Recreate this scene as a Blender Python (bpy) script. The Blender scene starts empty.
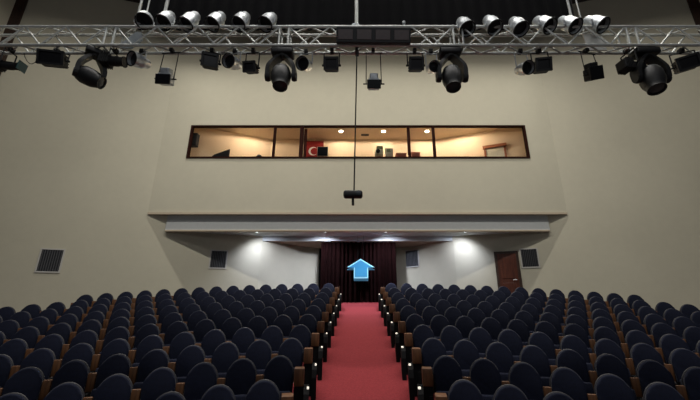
import bpy, bmesh, math, random
from mathutils import Vector, Matrix
random.seed(7)
C = bpy.context.scene.collection
PI = math.pi

# ------------------------------------------------------------------ camera
F = 350.0                         # focal length in pixels of a 700 px wide frame
PITCH = math.atan(F / 1080.0)
CT, ST = math.cos(PITCH), math.sin(PITCH)
U0 = 357.5
YAW = math.atan((U0 - 350.0) / F)


def ray(u, v):
    """direction of the sight line through a point of the frame, in the room's axes"""
    up = (200.0 - v) / F
    return Vector(((u - U0) / F, CT - ST * up, ST + CT * up))


def at(u, v, y):
    d = ray(u, v)
    return d * (y / d.y)


def wing_y(x):
    return 14.64 - 0.275 * abs(x)


def on_wing(u, v):
    d = ray(u, v)
    t = 14.64 / (d.y + 0.275 * abs(d.x))
    return d * t


# ------------------------------------------------------------------ materials
def new_mat(name):
    m = bpy.data.materials.new(name)
    m.use_nodes = True
    nt = m.node_tree
    b = nt.nodes['Principled BSDF']
    return m, nt, b


def mat(name, col, rough=0.6, metal=0.0, var=0.0, scale=8.0, bump=0.0, bscale=60.0, spec=0.5, sheen=0.0):
    m, nt, b = new_mat(name)
    b.inputs['Base Color'].default_value = (*col, 1)
    b.inputs['Roughness'].default_value = rough
    b.inputs['Metallic'].default_value = metal
    b.inputs['Specular IOR Level'].default_value = spec
    if sheen:
        b.inputs['Sheen Weight'].default_value = sheen
        b.inputs['Sheen Roughness'].default_value = 0.4
    tc = nt.nodes.new('ShaderNodeTexCoord')
    if var:
        n = nt.nodes.new('ShaderNodeTexNoise')
        n.inputs['Scale'].default_value = scale
        n.inputs['Detail'].default_value = 4
        nt.links.new(tc.outputs['Object'], n.inputs['Vector'])
        r = nt.nodes.new('ShaderNodeValToRGB')
        r.color_ramp.elements[0].position = 0.3
        r.color_ramp.elements[1].position = 0.7
        r.color_ramp.elements[0].color = (*[c * (1 - var) for c in col], 1)
        r.color_ramp.elements[1].color = (*[min(1, c * (1 + var)) for c in col], 1)
        nt.links.new(n.outputs['Fac'], r.inputs['Fac'])
        nt.links.new(r.outputs['Color'], b.inputs['Base Color'])
    if bump:
        n2 = nt.nodes.new('ShaderNodeTexNoise')
        n2.inputs['Scale'].default_value = bscale
        n2.inputs['Detail'].default_value = 3
        nt.links.new(tc.outputs['Object'], n2.inputs['Vector'])
        bp = nt.nodes.new('ShaderNodeBump')
        bp.inputs['Strength'].default_value = bump
        bp.inputs['Distance'].default_value = 0.01
        nt.links.new(n2.outputs['Fac'], bp.inputs['Height'])
        nt.links.new(bp.outputs['Normal'], b.inputs['Normal'])
    return m


def wood(name, c1, c2, scale=3.0, rough=0.45):
    m, nt, b = new_mat(name)
    b.inputs['Roughness'].default_value = rough
    tc = nt.nodes.new('ShaderNodeTexCoord')
    mp = nt.nodes.new('ShaderNodeMapping')
    mp.inputs['Scale'].default_value = (8, 8, 1.0)
    w = nt.nodes.new('ShaderNodeTexNoise')
    w.inputs['Scale'].default_value = scale
    w.inputs['Detail'].default_value = 6
    w.inputs['Distortion'].default_value = 0.6
    r = nt.nodes.new('ShaderNodeValToRGB')
    r.color_ramp.elements[0].position = 0.35
    r.color_ramp.elements[1].position = 0.68
    r.color_ramp.elements[0].color = (*c1, 1)
    r.color_ramp.elements[1].color = (*c2, 1)
    nt.links.new(tc.outputs['Object'], mp.inputs['Vector'])
    nt.links.new(mp.outputs['Vector'], w.inputs['Vector'])
    nt.links.new(w.outputs['Fac'], r.inputs['Fac'])
    nt.links.new(r.outputs['Color'], b.inputs['Base Color'])
    return m


def glow(name, col, strength):
    m, nt, b = new_mat(name)
    b.inputs['Base Color'].default_value = (*col, 1)
    b.inputs['Emission Color'].default_value = (*col, 1)
    b.inputs['Emission Strength'].default_value = strength
    return m


def wall_mat(name, col):
    """painted render with faint courses of panels"""
    m, nt, b = new_mat(name)
    b.inputs['Roughness'].default_value = 0.85
    b.inputs['Specular IOR Level'].default_value = 0.2
    tc = nt.nodes.new('ShaderNodeTexCoord')
    n = nt.nodes.new('ShaderNodeTexNoise')
    n.inputs['Scale'].default_value = 0.45
    n.inputs['Detail'].default_value = 3
    n3 = nt.nodes.new('ShaderNodeTexNoise')
    n3.inputs['Scale'].default_value = 5.0
    n3.inputs['Detail'].default_value = 5
    mx = nt.nodes.new('ShaderNodeMath')
    mx.operation = 'MULTIPLY_ADD'
    mx.inputs[1].default_value = 0.5
    r = nt.nodes.new('ShaderNodeValToRGB')
    r.color_ramp.elements[0].position = 0.45
    r.color_ramp.elements[1].position = 1.05 if False else 1.0
    r.color_ramp.elements[0].color = (*[c * 0.955 for c in col], 1)
    r.color_ramp.elements[1].color = (*[min(1, c * 1.045) for c in col], 1)
    nt.links.new(tc.outputs['Object'], n.inputs['Vector'])
    nt.links.new(tc.outputs['Object'], n3.inputs['Vector'])
    nt.links.new(n3.outputs['Fac'], mx.inputs[0])
    nt.links.new(n.outputs['Fac'], mx.inputs[2])
    nt.links.new(mx.outputs['Value'], r.inputs['Fac'])
    nt.links.new(r.outputs['Color'], b.inputs['Base Color'])
    bp = nt.nodes.new('ShaderNodeBump')
    bp.inputs['Strength'].default_value = 0.15
    bp.inputs['Distance'].default_value = 0.01
    n2 = nt.nodes.new('ShaderNodeTexNoise')
    n2.inputs['Scale'].default_value = 25
    nt.links.new(tc.outputs['Object'], n2.inputs['Vector'])
    nt.links.new(n2.outputs['Fac'], bp.inputs['Height'])
    nt.links.new(bp.outputs['Normal'], b.inputs['Normal'])
    return m


M = {}
M['wall'] = wall_mat('beige_wall_paint', (0.60, 0.575, 0.465))
M['cornice'] = mat('cornice_paint', (0.54, 0.57, 0.58), 0.8, var=0.03)
M['lip'] = mat('beige_lip', (0.55, 0.47, 0.36), 0.7, var=0.03)
M['brown'] = mat('brown_soffit', (0.30, 0.19, 0.14), 0.8, var=0.06)
M['booth_wall'] = mat('booth_paint', (0.78, 0.60, 0.42), 0.85, var=0.04, scale=1.5)
M['booth_ceil'] = mat('booth_ceiling_paint', (0.72, 0.58, 0.43), 0.85, var=0.03)
M['black_ceiling'] = mat('black_ceiling_paint', (0.03, 0.027, 0.025), 0.9, var=0.1)
M['floor'] = mat('dark_floor', (0.10, 0.075, 0.07), 0.8, var=0.1)
M['dark_trim'] = wood('dark_brown_wood', (0.030, 0.016, 0.010), (0.065, 0.032, 0.020))
M['frame'] = wood('window_wood', (0.020, 0.005, 0.003), (0.038, 0.010, 0.006), 3.0, 0.9)
M['frame'].node_tree.nodes['Principled BSDF'].inputs['Specular IOR Level'].default_value = 0.1
M['door'] = wood('mahogany_door', (0.075, 0.018, 0.008), (0.13, 0.033, 0.014), 2.0)
M['booth_door'] = wood('red_brown_wood', (0.26, 0.085, 0.035), (0.38, 0.13, 0.06))
M['arm_wood'] = wood('orange_wood', (0.08, 0.030, 0.009), (0.15, 0.06, 0.018), 3.0, 0.55)
M['navy'] = mat('navy_plush', (0.0040, 0.0064, 0.0200), 0.85, var=0.22, scale=30, bump=0.4, bscale=220, spec=0.2, sheen=0.07)
M['shell'] = mat('dark_seat_shell', (0.012, 0.012, 0.018), 0.6, var=0.1)
M['seat_metal'] = mat('black_seat_panel', (0.006, 0.006, 0.007), 0.8, spec=0.15)
M['silver'] = mat('brushed_aluminium', (0.55, 0.58, 0.60), 0.36, 0.55, var=0.2, scale=14)
M['truss'] = mat('truss_aluminium', (0.66, 0.68, 0.65), 0.5, 0.35, var=0.12, scale=9)
M['plate'] = mat('grey_plate', (0.42, 0.46, 0.48), 0.5, 0.3, var=0.08)
M['white_plate'] = mat('white_plate', (0.66, 0.66, 0.62), 0.6, 0.0, var=0.05)
M['black'] = mat('black_lamp_metal', (0.004, 0.004, 0.005), 0.6, var=0.15)
M['black_gloss'] = mat('black_gloss_plastic', (0.0045, 0.005, 0.006), 0.55, var=0.1)
M['lens'] = mat('dark_lens', (0.006, 0.006, 0.008), 0.35, spec=0.25)
M['grey_lens'] = mat('grey_lens', (0.03, 0.038, 0.046), 0.25)
M['cell'] = mat('dull_red_cell', (0.055, 0.032, 0.030), 0.4, var=0.15, scale=20)
M['teal'] = mat('teal_filter', (0.02, 0.09, 0.10), 0.3)
M['drape'] = mat('black_drape', (0.003, 0.003, 0.004), 1.0, var=0.2, scale=3, spec=0.1)
M['velvet'] = mat('maroon_velvet', (0.0065, 0.0014, 0.0014), 0.95, var=0.25, scale=6, spec=0.05)
M['grille'] = mat('dark_grille', (0.075, 0.080, 0.088), 0.5, 0.2, var=0.1)
M['grille_frame'] = mat('grille_frame', (0.58, 0.57, 0.54), 0.6)
M['red'] = mat('flag_red', (0.30, 0.012, 0.012), 0.7)
M['white'] = mat('white_cloth', (0.85, 0.83, 0.80), 0.7)
M['arrow_face'] = glow('blue_marker_face', (0.03, 0.22, 0.42), 0.40)
M['arrow_edge'] = glow('pale_blue_marker_edge', (0.26, 0.56, 0.70), 0.5)
M['arrow_side'] = glow('dim_blue_marker_side', (0.06, 0.20, 0.33), 0.45)
M['warm_lamp'] = glow('warm_lamp_glass', (1.0, 0.93, 0.80), 25)
M['cool_lamp'] = glow('cool_lamp_glass', (0.90, 0.96, 1.0), 12)
M['tiny_lamp'] = glow('aisle_lamp_glass', (1.0, 0.92, 0.78), 0.9)
M['screen'] = mat('dark_screen', (0.012, 0.016, 0.024), 0.2)
M['booth_curtain'] = mat('wine_curtain', (0.10, 0.022, 0.016), 0.9, var=0.2)
M['desk'] = wood('desk_wood', (0.10, 0.045, 0.022), (0.16, 0.075, 0.04))
M['ivory'] = mat('ivory_plastic', (0.62, 0.60, 0.50), 0.5, var=0.06)
M['green'] = mat('olive_green_plastic', (0.16, 0.19, 0.09), 0.5)
M['salmon'] = mat('salmon_red_plastic', (0.42, 0.12, 0.08), 0.5)


def carpet_mat():
    m, nt, b = new_mat('red_carpet')
    b.inputs['Roughness'].default_value = 0.95
    b.inputs['Specular IOR Level'].default_value = 0.1
    b.inputs['Sheen Weight'].default_value = 0.12
    b.inputs['Sheen Tint'].default_value = (1.0, 0.7, 0.75, 1)
    tc = nt.nodes.new('ShaderNodeTexCoord')
    n = nt.nodes.new('ShaderNodeTexNoise')
    n.inputs['Scale'].default_value = 28
    n.inputs['Detail'].default_value = 6
    n.inputs['Roughness'].default_value = 0.75
    r = nt.nodes.new('ShaderNodeValToRGB')
    r.color_ramp.elements[0].position = 0.3
    r.color_ramp.elements[1].position = 0.72
    r.color_ramp.elements[0].color = (0.135, 0.014, 0.018, 1)
    r.color_ramp.elements[1].color = (0.25, 0.031, 0.037, 1)
    nt.links.new(tc.outputs['Object'], n.inputs['Vector'])
    nt.links.new(n.outputs['Fac'], r.inputs['Fac'])
    nt.links.new(r.outputs['Color'], b.inputs['Base Color'])
    bp = nt.nodes.new('ShaderNodeBump')
    bp.inputs['Strength'].default_value = 0.5
    bp.inputs['Distance'].default_value = 0.01
    nt.links.new(n.outputs['Fac'], bp.inputs['Height'])
    nt.links.new(bp.outputs['Normal'], b.inputs['Normal'])
    return m


M['carpet'] = carpet_mat()


def glass_mat():
    m = bpy.data.materials.new('window_glass')
    m.use_nodes = True
    nt = m.node_tree
    nt.nodes.clear()
    o = nt.nodes.new('ShaderNodeOutputMaterial')
    t = nt.nodes.new('ShaderNodeBsdfTransparent')
    t.inputs['Color'].default_value = (0.96, 0.97, 0.96, 1)
    g = nt.nodes.new('ShaderNodeBsdfGlossy')
    g.inputs['Roughness'].default_value = 0.04
    fr = nt.nodes.new('ShaderNodeFresnel')
    fr.inputs['IOR'].default_value = 1.35
    mx = nt.nodes.new('ShaderNodeMixShader')
    nt.links.new(fr.outputs['Fac'], mx.inputs[0])
    nt.links.new(t.outputs[0], mx.inputs[1])
    nt.links.new(g.outputs[0], mx.inputs[2])
    nt.links.new(mx.outputs[0], o.inputs[0])
    return m


M['glass'] = glass_mat()


# ------------------------------------------------------------------ mesh helpers
def tag(o, label, cat, group=None, kind=None):
    o['label'] = label
    o['category'] = cat
    if group:
        o['group'] = group
    if kind:
        o['kind'] = kind
    return o


def thing(name, label, cat, loc=(0, 0, 0), rotz=0.0, group=None):
    o = bpy.data.objects.new(name, None)
    o.empty_display_size = 0.1
    C.objects.link(o)
    o.location = loc
    o.rotation_euler = (0, 0, rotz)
    return tag(o, label, cat, group)


class MB:
    def __init__(self):
        self.bm = bmesh.new()

    def _xf(self, vs, m):
        if m is not None:
            for v in vs:
                v.co = m @ v.co

    def box(self, x0, x1, y0, y1, z0, z1, m=None, bevel=0.0, seg=2):
        co = [(x, y, z) for x in (x0, x1) for y in (y0, y1) for z in (z0, z1)]
        vs = [self.bm.verts.new(c) for c in co]
        fs = []
        for idx in ((0, 1, 3, 2), (4, 6, 7, 5), (0, 4, 5, 1), (2, 3, 7, 6), (0, 2, 6, 4), (1, 5, 7, 3)):
            fs.append(self.bm.faces.new([vs[i] for i in idx]))
        if bevel:
            es = list({e for f in fs for e in f.edges})
            r = bmesh.ops.bevel(self.bm, geom=es, offset=bevel, segments=seg, profile=0.5, affect='EDGES')
            vs = list({v for f in r['faces'] for v in f.verts} | {v for v in vs if v.is_valid})
        self._xf(vs, m)
        return self

    def prism(self, pts, d0, d1, m=None, axis='y', bevel=0.0, seg=2):
        """closed outline pts (a, b) extruded from d0 to d1 along the axis"""
        def mk(a, b, d):
            return {'y': (a, d, b), 'z': (a, b, d), 'x': (d, a, b)}[axis]
        lo = [self.bm.verts.new(mk(a, b, d0)) for a, b in pts]
        hi = [self.bm.verts.new(mk(a, b, d1)) for a, b in pts]
        n = len(pts)
        fs = [self.bm.faces.new(lo), self.bm.faces.new(list(reversed(hi)))]
        side = []
        for i in range(n):
            j = (i + 1) % n
            side.append(self.bm.faces.new((lo[j], lo[i], hi[i], hi[j])))
        vs = lo + hi
        if bevel:
            es = list({e for f in fs for e in f.edges})
            r = bmesh.ops.bevel(self.bm, geom=es, offset=bevel, segments=seg, profile=0.5, affect='EDGES', clamp_overlap=True)
            vs = list({v for f in r['faces'] for v in f.verts} | {v for v in vs if v.is_valid} |
                      {v for f in side + fs if f.is_valid for v in f.verts})
        self._xf(vs, m)
        return self

    def tube(self, p, q, r, n=8, r2=None, cap=True):
        p, q = Vector(p), Vector(q)
        d = q - p
        if d.length < 1e-6:
            return self
        z = d.normalized()
        x = z.orthogonal().normalized()
        y = z.cross(x)
        r2 = r if r2 is None else r2
        a = [self.bm.verts.new(p + x * r * math.cos(2 * PI * i / n) + y * r * math.sin(2 * PI * i / n)) for i in range(n)]
        b = [self.bm.verts.new(q + x * r2 * math.cos(2 * PI * i / n) + y * r2 * math.sin(2 * PI * i / n)) for i in range(n)]
        for i in range(n):
            j = (i + 1) % n
            self.bm.faces.new((a[i], a[j], b[j], b[i]))
        if cap:
            self.bm.faces.new(list(reversed(a)))
            self.bm.faces.new(b)
        return self

    def path(self, pts, r, n=8):
        for p, q in zip(pts[:-1], pts[1:]):
            self.tube(p, q, r, n)
        return self

    def lathe(self, prof, m=None, n=20, cap=True):
        """profile (radius, height) turned round local z"""
        rings = []
        vs = []
        for r, h in prof:
            ring = [self.bm.verts.new((r * math.cos(2 * PI * i / n), r * math.sin(2 * PI * i / n), h)) for i in range(n)]
            rings.append(ring)
            vs += ring
        for a, b in zip(rings[:-1], rings[1:]):
            for i in range(n):
                j = (i + 1) % n
                self.bm.faces.new((a[i], a[j], b[j], b[i]))
        if cap:
            self.bm.faces.new(list(reversed(rings[0])))
            self.bm.faces.new(rings[-1])
        self._xf(vs, m)
        return self

    def quad(self, a, b, c, d):
        self.bm.faces.new([self.bm.verts.new(Vector(p)) for p in (a, b, c, d)])
        return self

    def build(self, name, material, parent=None, smooth=None, kind=None, label=None):
        bmesh.ops.recalc_face_normals(self.bm, faces=self.bm.faces)
        me = bpy.data.meshes.new(name)
        self.bm.to_mesh(me)
        self.bm.free()
        me.materials.append(material)
        if smooth:
            for p in me.polygons:
                p.use_smooth = True
            try:
                me.set_sharp_from_angle(angle=math.radians(smooth))
            except Exception:
                pass
        o = bpy.data.objects.new(name, me)
        C.objects.link(o)
        if parent is not None:
            o.parent = parent
        if kind:
            o['kind'] = kind
        if label:
            o['label'] = label
        return o


def struct(name, mb, material):
    return mb.build(name, material, kind='structure')


def children(o):
    return [c for c in bpy.data.objects if c.parent == o]


def copy_tree(o, kids=None, parent=None):
    c = o.copy()
    C.objects.link(c)
    if parent is not None:
        c.parent = parent
    for ch in (kids[o] if kids is not None else children(o)):
        copy_tree(ch, kids, c)
    return c


def kid_map(o, d=None):
    d = {} if d is None else d
    d[o] = children(o)
    for ch in d[o]:
        kid_map(ch, d)
    return d


def aim(loc, d, up=(0, 0, 1)):
    """matrix whose local +z points along d"""
    z = Vector(d).normalized()
    x = Vector(up).cross(z)
    if x.length < 1e-4:
        x = Vector((1, 0, 0))
    x.normalize()
    y = z.cross(x)
    m = Matrix((x, y, z)).transposed().to_4x4()
    m.translation = Vector(loc)
    return m


# ------------------------------------------------------------------ raked floor
SEAT_TOP = 0.90
XC = 0.086


def row_front(t):
    return 5.167 + 0.789 * t + 0.007 * t * t


def row_radius(t):
    return max(5.0, 7.48 + 2.25 * t)


def row_z(t):
    return -0.781 + 0.195 * t + 0.001 * t * t - SEAT_TOP


def floor_z(x, y):
    x -= XC
    lo, hi = -1.6, 11.4

    def g(t):
        R = row_radius(t)
        xx = min(abs(x), 0.93 * R)
        return row_front(t) + math.sqrt(R * R - xx * xx) - R
    if g(lo) >= y:
        t = lo
    elif g(hi) <= y:
        t = hi
    else:
        for _ in range(30):
            mid = 0.5 * (lo + hi)
            if g(mid) < y:
                lo = mid
            else:
                hi = mid
        t = lo
    yf = row_front(t)
    yy = min(max(y, g(-1.6)), g(11.4))
    return min(row_z(t) + 0.34 * (yy - yf), 0.46)


fb = MB()
NX, NY = 96, 84
X0, X1, Y0, Y1 = -16.5, 16.5, -3.0, 16.2
gv = [[None] * (NY + 1) for _ in range(NX + 1)]
for i in range(NX + 1):
    for j in range(NY + 1):
        x = X0 + (X1 - X0) * i / NX
        y = Y0 + (Y1 - Y0) * j / NY
        gv[i][j] = fb.bm.verts.new((x, y, floor_z(x, y)))
for i in range(NX):
    for j in range(NY):
        fb.bm.faces.new((gv[i][j], gv[i + 1][j], gv[i + 1][j + 1], gv[i][j + 1]))
fl = struct('floor', fb, M['floor'])
for p in fl.data.polygons:
    p.use_smooth = True

cb = MB()
NC = 70
prev = None
for j in range(NC + 1):
    y = 2.5 + (15.02 - 2.5) * j / NC
    row = []
    for i in range(9):
        x = XC - 1.25 + 2.5 * i / 8
        row.append(cb.bm.verts.new((x, y, floor_z(x, y) + 0.012)))
    lowl = cb.bm.verts.new((XC - 1.25, y, floor_z(XC - 1.25, y) - 0.005))
    lowr = cb.bm.verts.new((XC + 1.25, y, floor_z(XC + 1.25, y) - 0.005))
    row = [lowl] + row + [lowr]
    if prev:
        for a in range(10):
            cb.bm.faces.new((prev[a], prev[a + 1], row[a + 1], row[a]))
    prev = row
co = cb.build('aisle_carpet', M['carpet'], smooth=40)
tag(co, 'red carpet running up the sloping centre aisle to the dark curtain', 'carpet')

# ------------------------------------------------------------------ walls
TOP = 13.0
FOLD = 7.77
WB = 12.5                            # face of the upper wall
SOF = 3.54                           # underside of the balcony front
CURVE = [(-3.77, 13.60), (-3.45, 13.78), (-3.0, 14.14), (-2.72, 14.50), (-2.49, 14.78), (-2.15, 15.0), (-1.67, 15.14)]


def wing(sign, name):
    mb = MB()
    pts = [(sign * x, y) for x, y in ((-13.35, wing_y(13.35)), (-FOLD, wing_y(FOLD)), (-FOLD, wing_y(FOLD) + 0.25), (-13.4, wing_y(13.35) + 0.25))]
    mb.prism(pts, -2.6, TOP, axis='z')
    pts = [(sign * x, y) for x, y in ((-FOLD, wing_y(FOLD)), (-3.77, 13.60), (-3.72, 13.85), (-FOLD, wing_y(FOLD) + 0.25))]
    mb.prism(pts, -2.6, SOF + 0.02, axis='z')
    return struct(name, mb, M['wall'])


wing(1, 'wall_left')
wing(-1, 'wall_right')


def side_wall(sign, name):
    mb = MB()
    pts = [(sign * x, y) for x, y in ((-13.55, 10.93), (-16.4, 4.0), (-16.6, 4.0), (-13.75, 11.05))]
    mb.prism(pts, -2.6, TOP, axis='z')
    return struct(name, mb, M['wall'])


side_wall(1, 'wall_side_left')
side_wall(-1, 'wall_side_right')
for sign, name in ((1, 'trim_3'), (-1, 'trim_4')):
    mb = MB()
    pts = [(sign * x, y) for x, y in ((-13.30, 10.93), (-13.62, 10.80), (-13.72, 11.0), (-13.35, 11.2))]
    mb.prism(pts, -2.6, TOP, axis='z')
    struct(name, mb, M['dark_trim'])

# recess walls that curve in to the entrance
for sign, name in ((1, 'wall_entrance_left'), (-1, 'wall_entrance_right')):
    mb = MB()
    pts = [(sign * x, y) for x, y in CURVE]
    back = [(sign * (x - 0.0), y + 0.25) for x, y in CURVE]
    pr = None
    for (a, b) in zip(pts, back):
        r = [mb.bm.verts.new((a[0], a[1], -0.6)), mb.bm.verts.new((a[0], a[1], 2.98)),
             mb.bm.verts.new((b[0], b[1], 2.98)), mb.bm.verts.new((b[0], b[1], -0.6))]
        if pr:
            for k in range(4):
                mb.bm.faces.new((pr[k], pr[(k + 1) % 4], r[(k + 1) % 4], r[k]))
        else:
            mb.bm.faces.new(r)
        pr = r
    mb.bm.faces.new(pr)
    o = struct(name, mb, M['wall'])
    for p in o.data.polygons:
        p.use_smooth = True
    o.data.set_sharp_from_angle(angle=math.radians(40))
mb = MB()
mb.box(-1.9, 1.9, 15.45, 15.6, -0.4, 3.0)
struct('wall_entrance', mb, M['black_ceiling'])

# upper wall with the booth opening
WX0, WX1, WZ0, WZ1 = -6.69, 6.74, 5.77, 7.21
mb = MB()
T = 0.2
mb.box(-FOLD - 0.02, FOLD + 0.02, WB, WB + T, SOF, WZ0)
mb.box(-FOLD - 0.02, FOLD + 0.02, WB, WB + T, WZ1, TOP)
mb.box(-FOLD - 0.02, WX0, WB, WB + T, WZ0, WZ1)
mb.box(WX1, FOLD + 0.02, WB, WB + T, WZ0, WZ1)
struct('wall_back', mb, M['wall'])
# balcony lip and the lit beam under it
mb = MB()
mb.box(-FOLD, FOLD, WB - 0.03, WB + 0.16, SOF - 0.05, SOF + 0.03)
struct('trim_1', mb, M['lip'])
mb = MB()
BX = 7.10
prof = [(WB + 0.13, SOF - 0.05), (WB + 0.14, SOF - 0.20), (WB + 0.12, 2.97), (WB + 0.10, 2.93), (WB + 0.2, 2.93), (WB + 0.2, SOF - 0.05)]
mb.prism(prof, -BX, BX, axis='x')
struct('trim_2', mb, M['cornice'])
mb = MB()
mb.box(-BX + 0.02, BX - 0.02, WB + 0.07, WB + 0.22, 2.86, 2.93, bevel=0.015)
struct('trim_5', mb, M['lip'])
# soffit behind the beam, and the drop in front of the entrance
mb = MB()
mb.prism([(-7.1, 12.66), (7.1, 12.66), (3.9, 13.75), (-3.9, 13.75)], 2.90, 3.0, axis='z')
struct('ceiling_balcony', mb, M['cornice'])
mb = MB()
mb.box(-3.74, 3.74, 13.60, 13.66, 2.71, 2.91)
struct('trim_6', mb, M['cornice'])
mb = MB()
mb.prism([(-3.74, 13.661), (3.74, 13.661), (3.2, 14.3), (2.4, 15.3), (1.9, 15.5), (-1.9, 15.5), (-2.4, 15.3), (-3.2, 14.3)], 2.711, 2.80, axis='z')
struct('ceiling_entrance', mb, M['brown'])
# main ceiling
mb = MB()
mb.box(-16.6, 16.6, 1.0, 15.0, TOP, TOP + 0.2)
struct('ceiling', mb, M['black_ceiling'])

# ------------------------------------------------------------------ control booth
BZ0, BZ1 = 4.66, 7.50
plan = [(-7.6, 12.72), (-3.9, 14.25), (3.6, 14.25), (7.6, 12.72)]
mb = MB()
for (a, b) in zip(plan[:-1], plan[1:]):
    d = Vector((b[0] - a[0], b[1] - a[1], 0)).normalized()
    n = Vector((-d.y, d.x, 0)) * 0.12
    mb.prism([(a[0], a[1]), (b[0], b[1]), (b[0] + n.x, b[1] + n.y), (a[0] + n.x, a[1] + n.y)], BZ0 - 0.1, BZ1 + 0.12, axis='z')
struct('wall_booth', mb, M['booth_wall'])
mb = MB()
mb.prism(plan, BZ1, BZ1 + 0.1, axis='z')
struct('ceiling_booth', mb, M['booth_ceil'])
mb = MB()
mb.prism(plan, BZ0 - 0.1, BZ0, axis='z')
struct('floor_booth', mb, M['floor'])

win = bpy.data.objects.new('window_1', None)
C.objects.link(win)
win.location = (0, WB, WZ0)
win['kind'] = 'structure'


def local(mb_, name, material, parent, smooth=None, label=None):
    o = mb_.build(name, material, parent, smooth, None, label)
    o.matrix_parent_inverse = Matrix.Translation(-Vector(parent.location))
    return o


fw = 0.055
mb = MB()
mb.box(WX0, WX1, WB - 0.03, WB + 0.1, WZ0, WZ0 + 0.055)
mb.box(WX0, WX1, WB - 0.03, WB + 0.1, WZ1 - fw, WZ1)
mb.box(WX0, WX0 + 0.08, WB - 0.03, WB + 0.1, WZ0 + 0.055, WZ1 - fw)
mb.box(WX1 - 0.08, WX1, WB - 0.03, WB + 0.1, WZ0 + 0.055, WZ1 - fw)
local(mb, 'window_frame', M['frame'], win)
MUL = [(-3.31, 0.09), (-2.23, 0.14), (2.04, 0.11), (3.04, 0.10)]
for x, w in MUL:
    mb = MB()
    mb.box(x - w / 2, x + w / 2, WB - 0.02, WB + 0.09, WZ0 + 0.055, WZ1 - fw)
    local(mb, 'mullion', M['frame'], win)
edges = [WX0 + 0.08] + [e for x, w in MUL for e in (x - w / 2, x + w / 2)] + [WX1 - 0.08]
for a, b in zip(edges[0::2], edges[1::2]):
    mb = MB()
    mb.box(a, b, WB + 0.03, WB + 0.038, WZ0 + 0.055, WZ1 - fw)
    local(mb, 'pane', M['glass'], win)

# booth door in the splayed right-hand wall
dv = Vector((4.0, -1.53, 0)).normalized()
ang = math.atan2(dv.y, dv.x)
d2 = bpy.data.objects.new('door_2', None)
C.objects.link(d2)
px = 5.80
d2.location = (px, 14.25 - (px - 3.6) * 0.3825, BZ0)
d2.rotation_euler = (0, 0, ang)
d2['kind'] = 'structure'
mb = MB()
mb.box(-0.43, -0.35, -0.06, 0.03, 0, 2.08)
mb.box(0.35, 0.43, -0.06, 0.03, 0, 2.08)
mb.box(-0.47, 0.47, -0.09, 0.03, 2.0, 2.13)
mb.build('door_frame', M['booth_door'], d2)
mb = MB()
mb.box(-0.35, 0.35, -0.03, 0.02, 0, 2.0)
mb.build('door_panel', M['ivory'], d2)

# desk along the window
t = thing('control_desk', 'long wooden desk behind the control booth window', 'desk', (0, 12.98, BZ0))
mb = MB()
mb.box(-5.9, 5.9, -0.24, 0.24, 1.05, 1.09, bevel=0.008)
mb.build('desktop', M['desk'], t)
for x in (-5.7, -3.0, 0.0, 3.0, 5.7):
    mb = MB()
    mb.box(x - 0.03, x + 0.03, -0.2, 0.2, 0, 1.05)
    mb.build('leg', M['desk'], t)
DZ = BZ0 + 1.09


def desk_x(u, v, y):
    return at(u, v, y)


# loudspeaker on the left splayed wall
p = at(195, 140.5, 12.86)
t = thing('wall_loudspeaker', 'black loudspeaker on the booth wall at far left end of window', 'loudspeaker', (p.x - 0.02, 12.84, p.z - 0.28), 0.0)
mb = MB()
mb.box(-0.15, 0.15, -0.12, 0.12, 0.0, 0.56, bevel=0.02)
mb.build('cabinet', M['black'], t)
mb = MB()
mb.lathe([(0.10, 0), (0.105, 0.008), (0.03, 0.012)], aim((0, -0.12, 0.19), (0, -1, 0)))
mb.build('woofer', M['black_gloss'], t, 40)
mb = MB()
mb.lathe([(0.045, 0), (0.045, 0.01), (0.01, 0.012)], aim((0, -0.12, 0.42), (0, -1, 0)))
mb.build('tweeter', M['black_gloss'], t, 40)

# tilted mixing console lid
p = at(220, 157.5, 12.85)
t = thing('mixing_console', 'black tilted console standing on booth desk left end', 'mixer', (p.x, 12.90, DZ))
mb = MB()
mb.prism([(-0.36, 0.0), (0.33, 0.0), (0.34, 0.60), (-0.26, 0.36), (-0.36, 0.26)], -0.03, 0.05, bevel=0.012)
mb.build('lid', M['black_gloss'], t)
mb = MB()
mb.box(-0.36, 0.34, -0.13, 0.2, 0.0, 0.09, bevel=0.01)
mb.build('body', M['black'], t)
p = at(259, 157, 12.85)
t = thing('desk_lamp_head', 'small black rounded gadget on booth desk left of first mullion', 'gadget', (p.x, 12.86, DZ))
mb = MB()
mb.box(-0.13, 0.13, -0.08, 0.1, 0, 0.12, bevel=0.012)
mb.build('base', M['black'], t)
mb = MB()
mb.lathe([(0.05, 0.11), (0.10, 0.15), (0.12, 0.22), (0.08, 0.31), (0.02, 0.34)])
mb.build('head', M['black'], t, 50)
t.name = 'desk_gadget'
# curtain gathered beside second mullion
mb = MB()
pts = []
for i in range(25):
    a = i / 24
    pts.append((a * 0.12, 0.02 * math.sin(a * PI * 3)))
out = pts + [(x, y + 0.012) for x, y in reversed(pts)]
mb.prism(out, 0, 1.36, axis='z')
o = mb.build('gathered_curtain', M['booth_curtain'])
o.location = (-2.16, 12.69, 5.80)
tag(o, 'narrow reddish brown curtain gathered beside thick booth window mullion', 'curtain')

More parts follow.
